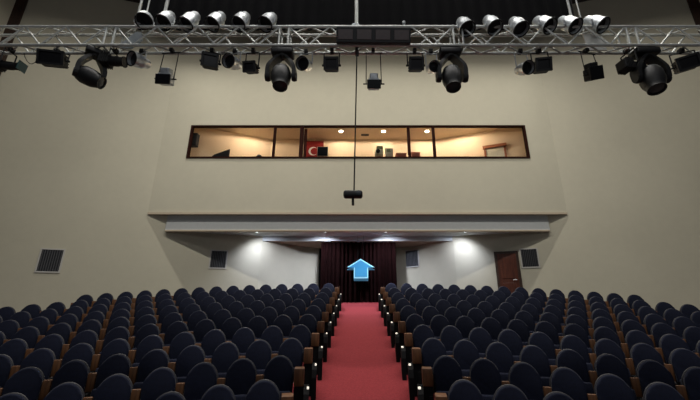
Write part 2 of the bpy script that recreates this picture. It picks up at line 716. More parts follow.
# flag on the back wall
p = at(314.6, 148, 14.2)
t = thing('wall_flag', 'red flag with white crescent on the booth back wall', 'flag', (p.x, 14.225, 6.22))
mb = MB()
mb.box(-0.40, 0.40, -0.008, 0.008, 0, 1.19)
mb.build('cloth', M['red'], t)
mb = MB()
outer = [(0.21 * math.cos(a), 0.21 * math.sin(a)) for a in [math.radians(40 + 280 * i / 32) for i in range(33)]]
ex, er = 0.055, 0.168
inner = []
a0 = math.atan2(outer[-1][1], outer[-1][0] - ex)
a1 = math.atan2(outer[0][1], outer[0][0] - ex)
if a0 < 0:
    a0 += 2 * PI
for i in range(1, 32):
    a = a0 + (a1 - a0) * i / 32
    inner.append((ex + er * math.cos(a), er * math.sin(a)))
n_ = len(outer)
ov = [mb.bm.verts.new((x - 0.06, -0.012, z + 0.68)) for x, z in outer]
iv = [ov[0]] + [mb.bm.verts.new((x - 0.06, -0.012, z + 0.68)) for x, z in reversed(inner)] + [ov[-1]]
for i in range(n_ - 1):
    f = list(dict.fromkeys((ov[i], ov[i + 1], iv[i + 1], iv[i])))
    if len(f) > 2:
        mb.bm.faces.new(f)
mb.build('crescent', M['white'], t)
mb = MB()
st = []
for i in range(10):
    r = 0.10 if i % 2 == 0 else 0.04
    a = PI + i * PI / 5
    st.append((0.20 + r * math.cos(a), 0.68 + r * math.sin(a)))
mb.prism(st, -0.014, -0.009)
mb.build('star', M['white'], t)

# monitor in front of the flag
p = at(322.5, 157, 12.95)
t = thing('computer_monitor', 'dark computer monitor on booth desk in front of the red flag', 'monitor', (p.x, 12.95, DZ))
mb = MB()
mb.box(-0.225, 0.225, -0.02, 0.02, 0.30, 0.735, bevel=0.01)
mb.build('casing', M['ivory'], t)
mb = MB()
mb.box(-0.208, 0.208, -0.026, -0.018, 0.315, 0.72)
mb.build('screen', M['screen'], t)
mb = MB()
mb.box(-0.04, 0.04, -0.01, 0.03, 0.0, 0.31)
mb.box(-0.12, 0.12, -0.08, 0.09, 0.0, 0.02)
mb.build('stand', M['black'], t)
# pieces of equipment to the right of the pole
p = at(379, 157, 12.9)
t = thing('camera_recorder', 'ivory and olive camcorder on booth desk right of hanging rod', 'camera', (p.x, 12.9, DZ))
mb = MB()
mb.box(-0.16, 0.16, -0.12, 0.16, 0.30, 0.56, bevel=0.03)
mb.build('body', M['ivory'], t)
mb = MB()
mb.box(-0.09, 0.16, -0.08, 0.12, 0.56, 0.72, bevel=0.03)
mb.build('viewfinder', M['green'], t)
mb = MB()
mb.lathe([(0.08, 0), (0.085, 0.06), (0.06, 0.07)], aim((-0.04, -0.12, 0.44), (0, -1, 0)))
mb.build('lens', M['lens'], t, 40)
mb = MB()
for dx in (-0.1, 0.1):
    mb.tube((dx, 0, 0), (dx * 0.3, 0.02, 0.32), 0.015)
mb.tube((0, 0.1, 0), (0, 0.04, 0.32), 0.015)
mb.build('tripod', M['black'], t)
p = at(389, 157, 12.9)
t = thing('desk_telephone', 'ivory boxy device with green face on booth desk beside camcorder', 'device', (p.x, 12.92, DZ))
mb = MB()
mb.box(-0.15, 0.15, -0.1, 0.12, 0, 0.63, bevel=0.03)
mb.build('body', M['ivory'], t)
mb = MB()
mb.box(-0.09, 0.06, -0.108, -0.098, 0.44, 0.58)
mb.build('face', M['green'], t)
t.name = 'desk_device'
for (u, w, h, lab) in ((401, 0.20, 0.38, 'low salmon red box on booth desk just left of third mullion'),
                       (415.5, 0.17, 0.42, 'low salmon red box on booth desk just right of third mullion')):
    p = at(u, 157, 12.9)
    t = thing('storage_box', lab, 'box', (p.x, 12.88, DZ), group='salmon red boxes on the booth desk')
    mb = MB()
    mb.box(-w, w, -0.1, 0.14, 0, h - 0.04, bevel=0.01)
    mb.build('body', M['salmon'], t)
    mb = MB()
    mb.box(-w - 0.01, w + 0.01, -0.11, 0.15, h - 0.04, h, bevel=0.01)
    mb.build('lid', M['salmon'], t)

for u, lab in ((341, 'warm round downlight in booth ceiling, left of the three'),
               (383.5, 'warm round downlight in booth ceiling, middle of the three'),
               (427, 'warm round downlight in booth ceiling, right of the three')):
    d = ray(u, 131.3)
    p = d * (BZ1 / d.z)
    t = thing('ceiling_downlight', lab, 'light', (p.x, p.y, BZ1), group='downlights in the booth ceiling')
    mb = MB()
    mb.lathe([(0.075, -0.004), (0.10, -0.012), (0.10, 0.0)], cap=False)
    mb.build('ring', M['white'], t, 40)
    mb = MB()
    mb.lathe([(0.001, -0.005), (0.085, -0.007)], cap=False)
    mb.build('diffuser', M['warm_lamp'], t)
d = ray(365, 134.8)
p = d * (BZ1 / d.z)
t = thing('ceiling_grille', 'small dark slot grille in the booth ceiling right of hanging rod', 'vent', (p.x, p.y, BZ1))
mb = MB()
mb.box(-0.17, 0.17, -0.09, 0.09, -0.012, -0.001)
mb.build('frame', M['grille'], t)
mb = MB()
for k in range(4):
    mb.box(-0.15, 0.15, -0.07 + k * 0.042, -0.055 + k * 0.042, -0.018, -0.012)
mb.build('slats', M['black'], t)

# ------------------------------------------------------------------ rear door, vents, entrance curtain, arrow marker
pl, pr_ = on_wing(496, 262), on_wing(518, 262)
mid = (pl + pr_) / 2
ztop = on_wing(507, 251.3).z
zfl = floor_z(mid.x, mid.y)
d1 = bpy.data.objects.new('door_1', None)
C.objects.link(d1)
d1.location = (mid.x, mid.y, zfl)
d1.rotation_euler = (0, 0, math.atan(-0.275))
d1['kind'] = 'structure'
hw = (pr_ - pl).length / 2 + 0.02
H = ztop - zfl
mb = MB()
mb.box(-hw - 0.02, -hw + 0.07, -0.03, 0.05, 0, H)
mb.box(hw - 0.07, hw + 0.02, -0.03, 0.05, 0, H)
mb.box(-hw - 0.02, hw + 0.02, -0.03, 0.05, H - 0.08, H)
mb.build('door_frame', M['dark_trim'], d1)
mb = MB()
mb.box(-hw + 0.07, hw - 0.07, -0.012, 0.03, 0.01, H - 0.08)
for zz in ((0.15, 0.9), (1.05, H - 0.22)):
    mb.box(-hw + 0.17, hw - 0.17, -0.026, -0.011, zz[0], zz[1], bevel=0.01)
mb.build('door_leaf', M['door'], d1)
mb = MB()
mb.tube((hw - 0.14, -0.012, 1.0), (hw - 0.14, -0.06, 1.0), 0.012)
mb.tube((hw - 0.14, -0.055, 1.0), (hw - 0.27, -0.055, 1.0), 0.012)
mb.build('door_handle', M['silver'], d1)


def vent(c, rz, w, h, lab):
    t = thing('wall_vent', lab, 'vent', (c.x, c.y, c.z - h / 2), rz, 'square vents on the rear walls')
    mb = MB()
    f = 0.045
    mb.box(-w / 2 - f, w / 2 + f, -0.02, 0.0, -f, 0)
    mb.box(-w / 2 - f, w / 2 + f, -0.02, 0.0, h, h + f)
    mb.box(-w / 2 - f, -w / 2, -0.02, 0.0, 0, h)
    mb.box(w / 2, w / 2 + f, -0.02, 0.0, 0, h)
    mb.build('frame', M['grille_frame'], t)
    mb = MB()
    mb.box(-w / 2, w / 2, -0.008, 0.0, 0, h)
    mb.build('backing', M['shell'], t)
    mb = MB()
    n = 9
    for k in range(n):
        x = -w / 2 + (k + 0.5) * w / n
        mb.box(-0.014, 0.014, -0.003, 0.003, 0, h, Matrix.Translation((x, -0.014, 0)) @ Matrix.Rotation(0.6, 4, 'Z'))
    mb.build('louvres', M['grille'], t)


wa = math.atan(0.275)
vent(on_wing(50.5, 260.5), wa, 0.62, 0.72, 'dark square vent alone on the left splayed wall, nearest the left edge')
vent(on_wing(218.5, 259.3), wa, 0.54, 0.62, 'dark square vent under left end of the balcony')
vent(on_wing(529.5, 258), -wa, 0.54, 0.64, 'dark square vent just right of the dark wooden door')
# vent on the curved wall right of the curtain
p = at(411.8, 258.5, 14.88)
vent(Vector((p.x, p.y - 0.02, p.z)), math.radians(-38), 0.60, 0.66, 'bluish square vent on curved wall right of the entrance curtain')

t = thing('entrance_curtain', 'dark maroon velvet curtain closing the centre rear entrance', 'curtain', (0.04, 13.78, floor_z(0.04, 13.78) + 0.012))
for s in (-1, 1):
    mb = MB()
    n = 90
    pts = []
    for i in range(n + 1):
        a = i / n
        x = s * (0.0 + 1.47 * a)
        pts.append((x, 0.055 * math.sin(a * PI * 2 * 9 + 0.7 * math.sin(a * 17)) + (0.0 if s < 0 else 0.03)))
    out = pts + [(x, y + 0.02) for x, y in reversed(pts)]
    mb.prism(out, 0.02, 2.70 - 0.012 - floor_z(0.04, 13.78), axis='z')
    mb.build('drape', M['velvet'], t, 60)

# virtual tour arrow marker, built as a glowing sign on added wires
p = at(360.5, 270, 13.4)
k_ = 13.4 / ray(360.5, 270).y / F
t = thing('arrow_marker', 'blue upward tour arrow marker built as a glowing panel before the dark entrance curtain', 'sign', (p.x, p.y, p.z - 0.40))


def arrow(s, dz=0.0):
    pts = [(-6.6, -8.2), (7.6, -8.2), (7.6, 2.6), (14.0, 2.6), (0.2, 11), (-13.6, 2.6), (-6.6, 2.6)]
    cx, cz = 0.3, 1.0
    return [((cx + (a - cx) * s) * k_, (cz + (b - cz) * s) * k_ + 0.40 + dz) for a, b in pts]


mb = MB()
mb.prism(arrow(1.0), -0.05, 0.0)
mb.build('border', M['arrow_edge'], t)
mb = MB()
mb.prism(arrow(0.86), -0.056, -0.049)
mb.build('face', M['arrow_face'], t)
mb = MB()
mb.prism(arrow(1.0, -0.085), 0.0, 0.16)
mb.build('body', M['arrow_side'], t)
mb = MB()
zt = 2.90 - (p.z - 0.40)
for dx in (-0.1, 0.12):
    mb.tube((dx, 0.06, 0.40 + 7 * k_), (dx, 0.06, zt), 0.004, 6)
mb.build('hanging_wires', M['black'], t)

# downlights under the balcony
DL = [(-3.78, 12.80), (-1.20, 12.80), (1.05, 12.80), (4.05, 12.80)]
for i, (x, y) in enumerate(DL):
    lab = 'recessed white downlight under the balcony, ' + ('leftmost of the four', 'left of the entrance curtain centre', 'right of the entrance curtain centre', 'rightmost of the four')[i]
    t = thing('recessed_downlight', lab, 'light', (x, y, 2.90), group='downlights under the balcony')
    mb = MB()
    mb.lathe([(0.07, -0.003), (0.095, -0.010), (0.095, 0.0)], cap=False)
    mb.build('ring', M['white'], t, 40)
    mb = MB()
    mb.lathe([(0.001, -0.004), (0.075, -0.005)], cap=False)
    mb.build('diffuser', M['cool_lamp'], t)

# ------------------------------------------------------------------ seats
def arch(w, z0, zc, rx, rz, n=16):
    """outline: straight sides up to zc, then a round head"""
    pts = [(-w, z0), (w, z0)]
    for i in range(n + 1):
        a = PI * i / n
        pts.append((rx * math.cos(a), zc + rz * math.sin(a)))
    return pts


def build_seat():
    root = thing('theatre_seat', 'x', 'seat', group='navy theatre seats in curved rows')
    lean = Matrix.Translation((0, 0, 0.40)) @ Matrix.Rotation(math.radians(-9), 4, 'X') @ Matrix.Translation((0, 0, -0.40))
    mb = MB()
    mb.prism(arch(0.208, 0.36, 0.63, 0.214, 0.255), -0.075, 0.0, lean, bevel=0.028, seg=3)
    mb.build('backrest', M['navy'], root, 50)
    mb = MB()
    mb.prism(arch(0.214, 0.30, 0.63, 0.225, 0.270), 0.0, 0.035, lean, bevel=0.012)
    mb.build('back_shell', M['shell'], root, 50)
    mb = MB()
    tip = Matrix.Translation((0, -0.10, 0.36)) @ Matrix.Rotation(math.radians(-12), 4, 'X')
    mb.box(-0.205, 0.205, -0.11, -0.01, -0.16, 0.06, tip, bevel=0.035, seg=3)
    mb.build('seat_cushion', M['navy'], root, 50)
    stand(root, -0.275)
    return root


def stand(root, x):
    mb = MB()
    mb.box(x - 0.056, x + 0.056, -0.04, 0.015, 0.37, 0.635, bevel=0.012)
    mb.build('armrest', M['arm_wood'], root, 40)
    mb = MB()
    mb.box(x - 0.022, x + 0.022, -0.20, 0.04, 0.0, 0.365)
    mb.box(x - 0.035, x + 0.035, -0.24, 0.10, 0.0, 0.03)
    mb.build('support', M['seat_metal'], root)


def end_stand(root, s):
    """broad wooden arm, dark end panel and small lamp on the aisle side"""
    mb = MB()
    mb.box(min(s * 0.235, s * 0.385), max(s * 0.235, s * 0.385), -0.18, 0.05, 0.49, 0.73, bevel=0.012)
    a = mb.build('end_armrest', M['arm_wood'], root, 40)
    mb = MB()
    pts = [(-0.40, -0.08), (0.14, -0.08), (0.14, 0.36), (0.06, 0.48), (-0.30, 0.48), (-0.36, 0.42), (-0.40, 0.30)]
    mb.prism(pts, s * 0.385, s * 0.465, axis='x')
    mb.box(min(s * 0.235, s * 0.385), max(s * 0.235, s * 0.385), -0.16, 0.10, -0.04, 0.49)
    mb.build('end_panel', M['seat_metal'], root)
    mb = MB()
    mb.box(min(s * 0.43, s * 0.46), max(s * 0.42, s * 0.46), -0.315, -0.28, 0.475, 0.505, bevel=0.006)
    mb.build('aisle_lamp', M['tiny_lamp'], root)


seat0 = build_seat()
ORD = ['first', 'second', 'third', 'fourth', 'fifth', 'sixth', 'seventh', 'eighth', 'ninth', 'tenth', 'eleventh', 'twelfth',
       'thirteenth', 'fourteenth', 'fifteenth', 'sixteenth', 'seventeenth', 'eighteenth', 'nineteenth', 'twentieth',
       'twenty-first', 'twenty-second']
ROW = ['front row in view', 'second row from the front', 'third row from the front', 'fourth row from the front',
       'fifth row from the front', 'sixth row from the front', 'fourth row from the back', 'third row from the back',
       'second row from the back', 'back row']
# end-of-row seats for either side, built once and copied
bpy.context.view_layer.update()
ends = {}
for s in (-1, 1):
    e = copy_tree(seat0)
    if s == 1:
        # right-hand block: its own stand faces the aisle, so swap the shared one to the far side
        pass
    end_stand(e, -s if False else s)
    ends[s] = e
kid_s = kid_map(seat0)
kid_e = {s: kid_map(ends[s]) for s in ends}
used = set()
n_seats = 0
for i in range(10):
    R = row_radius(i)
    for side in (-1, 1):
        for k in range(22):
            arc = 1.307 - 0.021 * i + 0.55 * k
            phi = side * arc / R
            if abs(phi) > 1.25:
                break
            x = XC + R * math.sin(phi)
            y = row_front(i) + R * (math.cos(phi) - 1)
            z = floor_z(x, y)
            zt = z + SEAT_TOP
            zc = y * CT + zt * ST
            u = U0 + F * x / zc
            v = 200 - F * (zt * CT - y * ST) / zc
            if u < -22 or u > 722 or v > 408 or (i == 9 and k > 14):
                break
            if y + 0.45 > wing_y(x):
                break
            if k == 0:
                # seen from the stage, the aisle is to the right of the left block
                src, km, s = ends[-side], kid_e[-side], -side
                key = ('e', s)
            else:
                src, km, key = seat0, kid_s, 's'
            if key in used:
                o = copy_tree(src, km)
            else:
                o = src
                used.add(key)
            o.location = (x, y, z)
            o.rotation_euler = (0, 0, -phi)
            where = 'left' if side < 0 else 'right'
            pos = 'beside it' if k == 0 else ORD[k] + ' from the aisle'
            if k == 0:
                o['label'] = f'navy theatre seat at {where} edge of red aisle, {ROW[i]}'
            else:
                o['label'] = f'navy theatre seat {where} of aisle, {ROW[i]}, {ORD[k]} from the aisle'
            n_seats += 1
print('seats', n_seats)

# ------------------------------------------------------------------ lighting truss
TY, TD = 4.94, 0.20
TZ0, TZ1 = 4.42, 4.82
SEC = 3.05
XS = -4.34


def build_truss():
    t = thing('lighting_truss', 'x', 'truss', group='aluminium truss sections')
    R_ = 0.027
    for y in (0, TD):
        for z in (0, TZ1 - TZ0):
            mb = MB()
            mb.tube((0, y, z), (SEC, y, z), R_, 10)
            mb.build('chord', M['truss'], t, 50)
    h = TZ1 - TZ0
    n = 8
    step = (SEC - 0.16) / n
    r = 0.0155

    def brace(a, b):
        m_ = MB()
        m_.tube(a, b, r, 7)
        m_.build('brace', M['truss'], t, 50)
    for k in range(n):
        xa, xb = 0.08 + k * step, 0.08 + (k + 1) * step
        lo, hi = (0, h) if k % 2 == 0 else (h, 0)
        brace((xa, 0, hi), (xb, 0, lo))
        brace((xa, TD, lo), (xb, TD, hi))
        ya, yb = (0, TD) if k % 2 == 0 else (TD, 0)
        brace((xa, ya, 0), (xb, yb, 0))
        brace((xa, yb, h), (xb, ya, h))
    for x in (0.08, SEC - 0.08):
        m_ = MB()
        for y in (0, TD):
            m_.tube((x, y, 0), (x, y, h), 0.02, 8)
        for z in (0, h):
            m_.tube((x, 0, z), (x, TD, z), 0.02, 8)
        m_.build('end_frame', M['truss'], t, 50)
    return t


tr = build_truss()
bpy.context.view_layer.update()
km = kid_map(tr)
TL = ['aluminium truss section at far left of the frame, carrying two black spotlights',
      'aluminium truss section left of centre, under six silver lamps',
      'aluminium truss section at centre, behind the black four-cell lamp bar',
      'aluminium truss section right of centre, under the right-hand silver lamps',
      'aluminium truss section at far right of the frame, carrying armed moving head']
for k in range(5):
    o = tr if k == 0 else copy_tree(tr, km)
    o.location = (XS + (k - 1) * SEC, TY, TZ0)
    o['label'] = TL[k]

TYC = TY + TD / 2


def at_truss(u, v, dy=0.0):
    return at(u, v, TYC + dy)


# hangers
def hanger(name, lab, us, extra=None):
    p0 = at_truss(us[0], 22)
    t = thing(name, lab, 'truss hanger', (p0.x, TYC, TZ1), group='poles holding up the truss')
    for (u, r) in zip(us, extra['r']):
        p = at_truss(u, 22)
        mb = MB()
        mb.tube((p.x - p0.x, extra.get('dy', 0), 0.0), (p.x - p0.x, extra.get('dy', 0), TOP - TZ1), r, 10)
        mb.build('pole', M['truss'], t, 50)
    return t, p0


t, p0 = hanger('truss_hanger', 'pair of thin hanger poles with grey plate, left on the truss', (136.5, 144.5), {'r': (0.022, 0.014)})
a, b = at_truss(143, 31), at_truss(119, 45)
mb = MB()
mb.prism([(at_truss(117, 46).x - p0.x, -0.36), (at_truss(134, 40).x - p0.x, -0.40), (at_truss(145, 33).x - p0.x, -0.22), (at_truss(143, 28).x - p0.x, -0.03),
          (at_truss(138, 28).x - p0.x, -0.03)], -0.02, 0.0)
mb.build('gusset_plate', M['plate'], t)
hanger('truss_hanger', 'single thicker hanger pole beside second silver lamp from the left', (163.0,), {'r': (0.03,)})
t, p0 = hanger('truss_hanger', 'pair of thin hanger poles with white plate, right on the truss', (572.5, 581.5), {'r': (0.022, 0.014)})
mb = MB()
x0, x1 = at_truss(585, 33).x - p0.x, at_truss(602, 33).x - p0.x
mb.prism([(x0, -0.40), (x1 + 0.03, -0.40), (x1, -0.08), (x0 - 0.02, -0.03)], 0.02, 0.04)
mb.build('gusset_plate', M['white_plate'], t)
t, p0 = hanger('truss_hanger', 'pale hanger bar with rounded bracket at the truss centre', (356.5,), {'r': (0.033,)})
mb = MB()
mb.prism([(-0.12, 0), (0.06, 0), (0.065, 0.10), (0.03, 0.16), (-0.03, 0.17), (-0.10, 0.11)], -0.03, 0.03, bevel=0.01)
mb.build('bracket', M['silver'], t)
p = at_truss(403, 25)
mb = MB()
mb.tube((p.x, TYC - 0.1, TZ1 + 0.01), (p.x, TYC - 0.1, TZ1 + 0.12), 0.018)
mb.lathe([(0.03, 0), (0.03, 0.04), (0.01, 0.06)], Matrix.Translation((p.x, TYC - 0.1, TZ1 + 0.07)), 10)
o = mb.build('truss_bolt', M['silver'])
tag(o, 'small silver bolt upright on truss above the lamp bar right end', 'bolt')

# black border cloth behind the truss
a, b = at(139, 20, 5.75), at(576, 20, 5.75)
mb = MB()
n = 200
pts = []
for i in range(n + 1):
    s = i / n
    pts.append((a.x + (b.x - a.x) * s, 0.03 * math.sin(s * PI * 2 * 34)))
out = pts + [(x, y + 0.015) for x, y in reversed(pts)]
mb.prism(out, 0, 7.4, axis='z')
o = mb.build('border_cloth', M['drape'], smooth=60)
o.location = (0, 5.75, at(357, 29, 5.75).z)
tag(o, 'wide black cloth hanging above and behind the lighting truss', 'cloth')


# ---- lamps
def yoke(root, c, axis, half, top, r=0.011, m='truss'):
    """U-shaped bracket from the lamp's sides up or down to the chord at z = top"""
    ax = Vector(axis).normalized()
    c = Vector(c)
    s = 1 if top > c.z else -1
    mb = MB()
    pa, pb = c + ax * half, c - ax * half
    zz = c.z + s * max(0.10, abs(top - c.z) - 0.06)
    mid_ = Vector((c.x, c.y, zz))
    qa, qb = Vector((pa.x, pa.y, zz)), Vector((pb.x, pb.y, zz))
    mb.path([pa, qa, qb, pb], r, 7)
    mb.build('yoke', M[m], root, 50)
    mb = MB()
    mb.tube(mid_, (c.x, c.y, top), 0.014, 8)
    mb.box(c.x - 0.03, c.x + 0.03, c.y - 0.04, c.y + 0.04, min(top, top - s * 0.035) - 0.02, max(top, top - s * 0.035) + 0.02)
    mb.build('clamp', M['black'], root)


def par(u, v, d, size, lab, top, group, dy=0.0, body='silver', name='par_light', length=0.30):
    p = at_truss(u, v, dy)
    root = thing(name, lab, 'stage light', (p.x, p.y, p.z), group=group)
    r = size
    m = aim((0, 0, 0), d)
    L = length
    mb = MB()
    mb.lathe([(0.30 * r, -0.55 * L), (0.55 * r, -0.53 * L), (0.66 * r, -0.45 * L), (0.72 * r, -0.25 * L), (0.92 * r, -0.12 * L), (0.96 * r, 0.0), (0.96 * r, 0.38 * L),
              (1.0 * r, 0.42 * L), (1.0 * r, 0.5 * L), (0.9 * r, 0.5 * L), (0.88 * r, 0.30 * L)], m, 24, cap=False)
    mb.lathe([(0.001, -0.55 * L), (0.30 * r, -0.55 * L)], m, 24, cap=False)
    mb.build('can', M[body], root, 40)
    mb = MB()
    mb.lathe([(0.001, 0.34 * L), (0.89 * r, 0.31 * L)], m, 24, cap=False)
    mb.build('lens', M['lens'], root, 40)
    mb = MB()
    mb.lathe([(0.90 * r, 0.492 * L), (1.06 * r, 0.492 * L), (1.06 * r, 0.53 * L), (0.90 * r, 0.53 * L), (0.90 * r, 0.492 * L)], m, 24, cap=False)
    mb.build('filter_frame', M['black'], root)
    ax = Vector(d).cross(Vector((0, 0, 1))).normalized()
    yoke(root, (0, 0, 0), ax, r * 1.06, top - p.z, m='silver' if body == 'silver' else 'black')
    return root


LT = ['far left', 'second from left', 'third from left', 'fourth from left', 'fifth from left', 'sixth from left']
gt = 'silver lamps above the truss'
lp = [(145, 18.5, (0.32, -0.5, -0.83)), (167, 19, (-0.05, -0.40, -0.82)), (191, 20, (-0.25, -0.34, -0.90)), (217, 20, (-0.24, -0.36, -0.90)), (242, 20, (-0.20, -0.38, -0.88)), (269, 20.5, (-0.24, -0.40, -0.86))]
for (u, v, d), w in zip(lp, LT):
    par(u, v, d, 0.135, f'silver lamp on top of truss left half, {w} of the six there', TZ1, gt, dy=-0.08, length=0.36)
rp = [(464, 25, (0.14, -0.42, -0.88)), (491, 23.5, (0.15, -0.38, -0.86)), (517, 25, (0.12, -0.40, -0.88)), (543, 23.5, (0.27, -0.42, -0.70)), (568, 23.5, (0.27, -0.42, -0.70)), (594.5, 23, (0.30, -0.40, -0.65))]
for (u, v, d), w in zip(rp, LT):
    w = w.replace('far left', 'leftmost').replace('sixth from left', 'rightmost')
    par(u, v, d, 0.135, f'silver lamp on top of truss right half, {w} of the six there', TZ1, gt, dy=-0.08, length=0.36)
gb = 'silver lamps under the truss'
for u, v, d, r, lab in ((140, 61.5, (-0.45, -1, -0.35), 0.125, 'silver lamp under truss left part, just right of joined black spotlight and moving head'),
                        (233.5, 63, (-0.30, -1, -0.45), 0.12, 'silver lamp under truss between two black floodlights left of centre'),
                        (305.5, 65, (-0.28, -1, -0.55), 0.115, 'silver lamp under truss right of the centre-left moving head'),
                        (432, 68.5, (0.10, -1, -0.45), 0.095, 'small silver lamp under truss just left of the centre-right moving head'),
                        (523, 69, (0.20, -1, -0.55), 0.115, 'silver lamp under truss right part, beside black floodlight')):
    par(u, v, d, r, lab, TZ0, gb, dy=0.04)


def flood(u, v, w, h, rz, tilt, lab, top=TZ0, dy=0.0, depth=0.18, body='black', roll=0.0):
    """box-shaped floodlight with a square front frame"""
    p = at_truss(u, v, dy)
    root = thing('flood_light', lab, 'stage light', (p.x, p.y, p.z), group='box floodlights under the truss')
    m = Matrix.Rotation(rz, 4, 'Z') @ Matrix.Rotation(tilt, 4, 'X') @ Matrix.Rotation(roll, 4, 'Y')
    mb = MB()
    mb.box(-w / 2, w / 2, -depth / 2, depth / 2, -h / 2, h / 2, m, bevel=0.02)
    for k in range(4):
        z = -h / 2 + (k + 0.5) * h / 4
        mb.box(-w / 2 - 0.008, w / 2 + 0.008, -depth * 0.2, depth * 0.45, z - 0.008, z + 0.008, m)
    mb.build('housing', M[body], root)
    mb = MB()
    e = 0.018
    y0, y1 = -depth / 2 - 0.03, -depth / 2 + 0.005
    for bx in ((-w / 2 - e, w / 2 + e, h / 2 - e, h / 2 + e), (-w / 2 - e, w / 2 + e, -h / 2 - e, -h / 2 + e),
               (-w / 2 - e, -w / 2 + e, -h / 2, h / 2), (w / 2 - e, w / 2 + e, -h / 2, h / 2)):
        mb.box(bx[0], bx[1], y0, y1, bx[2], bx[3], m)
    mb.build('front_frame', M['black'], root)
    mb = MB()
    mb.box(-w / 2 + 0.015, w / 2 - 0.015, -depth / 2 - 0.008, -depth / 2 + 0.004, -h / 2 + 0.015, h / 2 - 0.015, m)
    mb.build('glass', M['lens'], root)
    yoke(root, (0, 0, 0), m.to_3x3() @ Vector((1, 0, 0)), w / 2 + 0.025, top - p.z, m='black')
    mb = MB()
    for s in (-1, 1):
        ax = m.to_3x3() @ Vector((1, 0, 0))
        mb.tube(ax * s * (w / 2), ax * s * (w / 2 + 0.055), 0.018, 8)
    mb.build('knob', M['black'], root)
    return root


flood(54, 60, 0.36, 0.22, 0.25, 0.25, 'wide black floodlight under truss at left, beyond the end spotlight', dy=0.02, roll=-0.05)
flood(210.5, 62.5, 0.24, 0.20, 0.3, 0.25, 'black floodlight under truss left of the silver lamp between floodlights', dy=0.02)
flood(251.5, 68.5, 0.19, 0.15, -0.1, 0.35, 'small black floodlight under truss left of centre-left moving head', dy=0.02)
flood(331.5, 65.5, 0.22, 0.19, 0.0, 0.35, 'square black floodlight under truss left of the hanging rod', dy=0.02)
flood(415.5, 65.5, 0.22, 0.19, 0.0, 0.35, 'square black floodlight under truss left of small silver lamp', dy=0.02)
flood(541.5, 66.5, 0.23, 0.20, -0.15, 0.3, 'black floodlight under truss right part, beside silver lamp', dy=0.02)
flood(685.5, 64.5, 0.30, 0.21, -0.35, 0.25, 'black floodlight under truss at far right edge', dy=0.02, roll=-0.15)


def drop_flood(u, v, w, h, rz, tilt, lab, body='silver', roll=0.0):
    """small floodlight hung low on a long wire yoke"""
    p = at_truss(u, v, 0.0)
    root = thing('drop_light', lab, 'stage light', (p.x, p.y, p.z), rz, group='small floodlights hung low on wire brackets')
    m = Matrix.Rotation(tilt, 4, 'X') @ Matrix.Rotation(roll, 4, 'Y')
    mb = MB()
    mb.box(-w / 2, w / 2, -0.06, 0.09, -h / 2, h / 2, m, bevel=0.02)
    mb.box(-w / 2 * 0.7, w / 2 * 0.7, -0.05, 0.09, h / 2 - 0.02, h / 2 + 0.09, m, bevel=0.02)
    mb.build('housing', M[body], root)
    mb = MB()
    mb.box(-w / 2 - 0.015, w / 2 + 0.015, -0.085, -0.055, -h / 2 - 0.015, h / 2 - 0.035 if body == 'silver' else h / 2 + 0.015, m, bevel=0.006)
    mb.build('glass', M['lens'], root)
    mb = MB()
    zt_ = TZ0 - p.z - 0.06
    ax = m.to_3x3() @ Vector((1, 0, 0))
    for s in (-1, 1):
        q = ax * s * (w / 2 + 0.03)
        mb.tube(q, (q.x * 0.95, 0.02, zt_), 0.008, 6)
        mb.tube(ax * s * (w / 2 - 0.01), ax * s * (w / 2 + 0.08), 0.012, 6)
    mb.tube((-w / 2 - 0.06, 0.02, zt_), (w / 2 + 0.06, 0.02, zt_), 0.012, 6)
    mb.build('yoke', M['black'], root)
    mb = MB()
    mb.tube((0, 0.02, zt_), (0, 0.02, TZ0 - p.z), 0.012, 6)
    mb.box(-0.03, 0.03, -0.02, 0.06, TZ0 - p.z - 0.04, TZ0 - p.z + 0.02)
    mb.build('clamp', M['black'], root)


drop_flood(165.5, 79, 0.23, 0.19, -0.1, 0.30, 'small white-topped floodlight hung low under truss at left', roll=0.1)
drop_flood(373.8, 84, 0.20, 0.17, 0.0, 0.30, 'small grey-topped floodlight hung low just right of the hanging rod')
drop_flood(593, 74, 0.24, 0.20, 0.25, 0.35, 'small tilted black floodlight hung low under truss at right', body='black', roll=-0.3)


def profile_spot(u, v, L, r, rz, lab, dy=0.0, tilt=0.0, tip=None):
    """long profile spotlight lying nearly crosswise under the truss"""
    p = at_truss(u, v, dy)
    root = thing('profile_spotlight', lab, 'stage light', (p.x, p.y, p.z), rz, group='long black spotlights under the truss')
    m = Matrix.Rotation(tilt, 4, 'Y')
    mb = MB()
    mb.box(-L / 2, -L * 0.05, -r, r, -r * 0.95, r * 0.95, m, bevel=0.025)
    for k in range(5):
        x = -L / 2 + 0.03 + k * L * 0.075
        mb.box(x, x + 0.012, -r - 0.01, r + 0.01, -r * 1.02, r * 1.02, m)
    mb.build('lamp_house', M['black'], root)
    mb = MB()
    mm = m @ Matrix.Translation((-L * 0.06, 0, 0)) @ Matrix.Rotation(PI / 2, 4, 'Y')
    mb.lathe([(0.9 * r, 0), (0.9 * r, 0.26 * L), (0.80 * r, 0.28 * L), (0.80 * r, 0.5 * L), (0.95 * r, 0.51 * L), (0.95 * r, 0.56 * L), (0.82 * r, 0.56 * L), (0.80 * r, 0.53 * L)], mm, 18)
    mb.build('barrel', M['black'], root, 40)
    if tip:
        mb = MB()
        mb.box(L * 0.5, L * 0.5 + 0.015, -r * 1.0, r * 1.0, -r * 1.0, r * 1.0, m)
        mb.build('colour_filter', M[tip], root)
    yoke(root, (0, 0, 0), (0, 1, 0), r + 0.03, TZ0 - p.z, m='black')


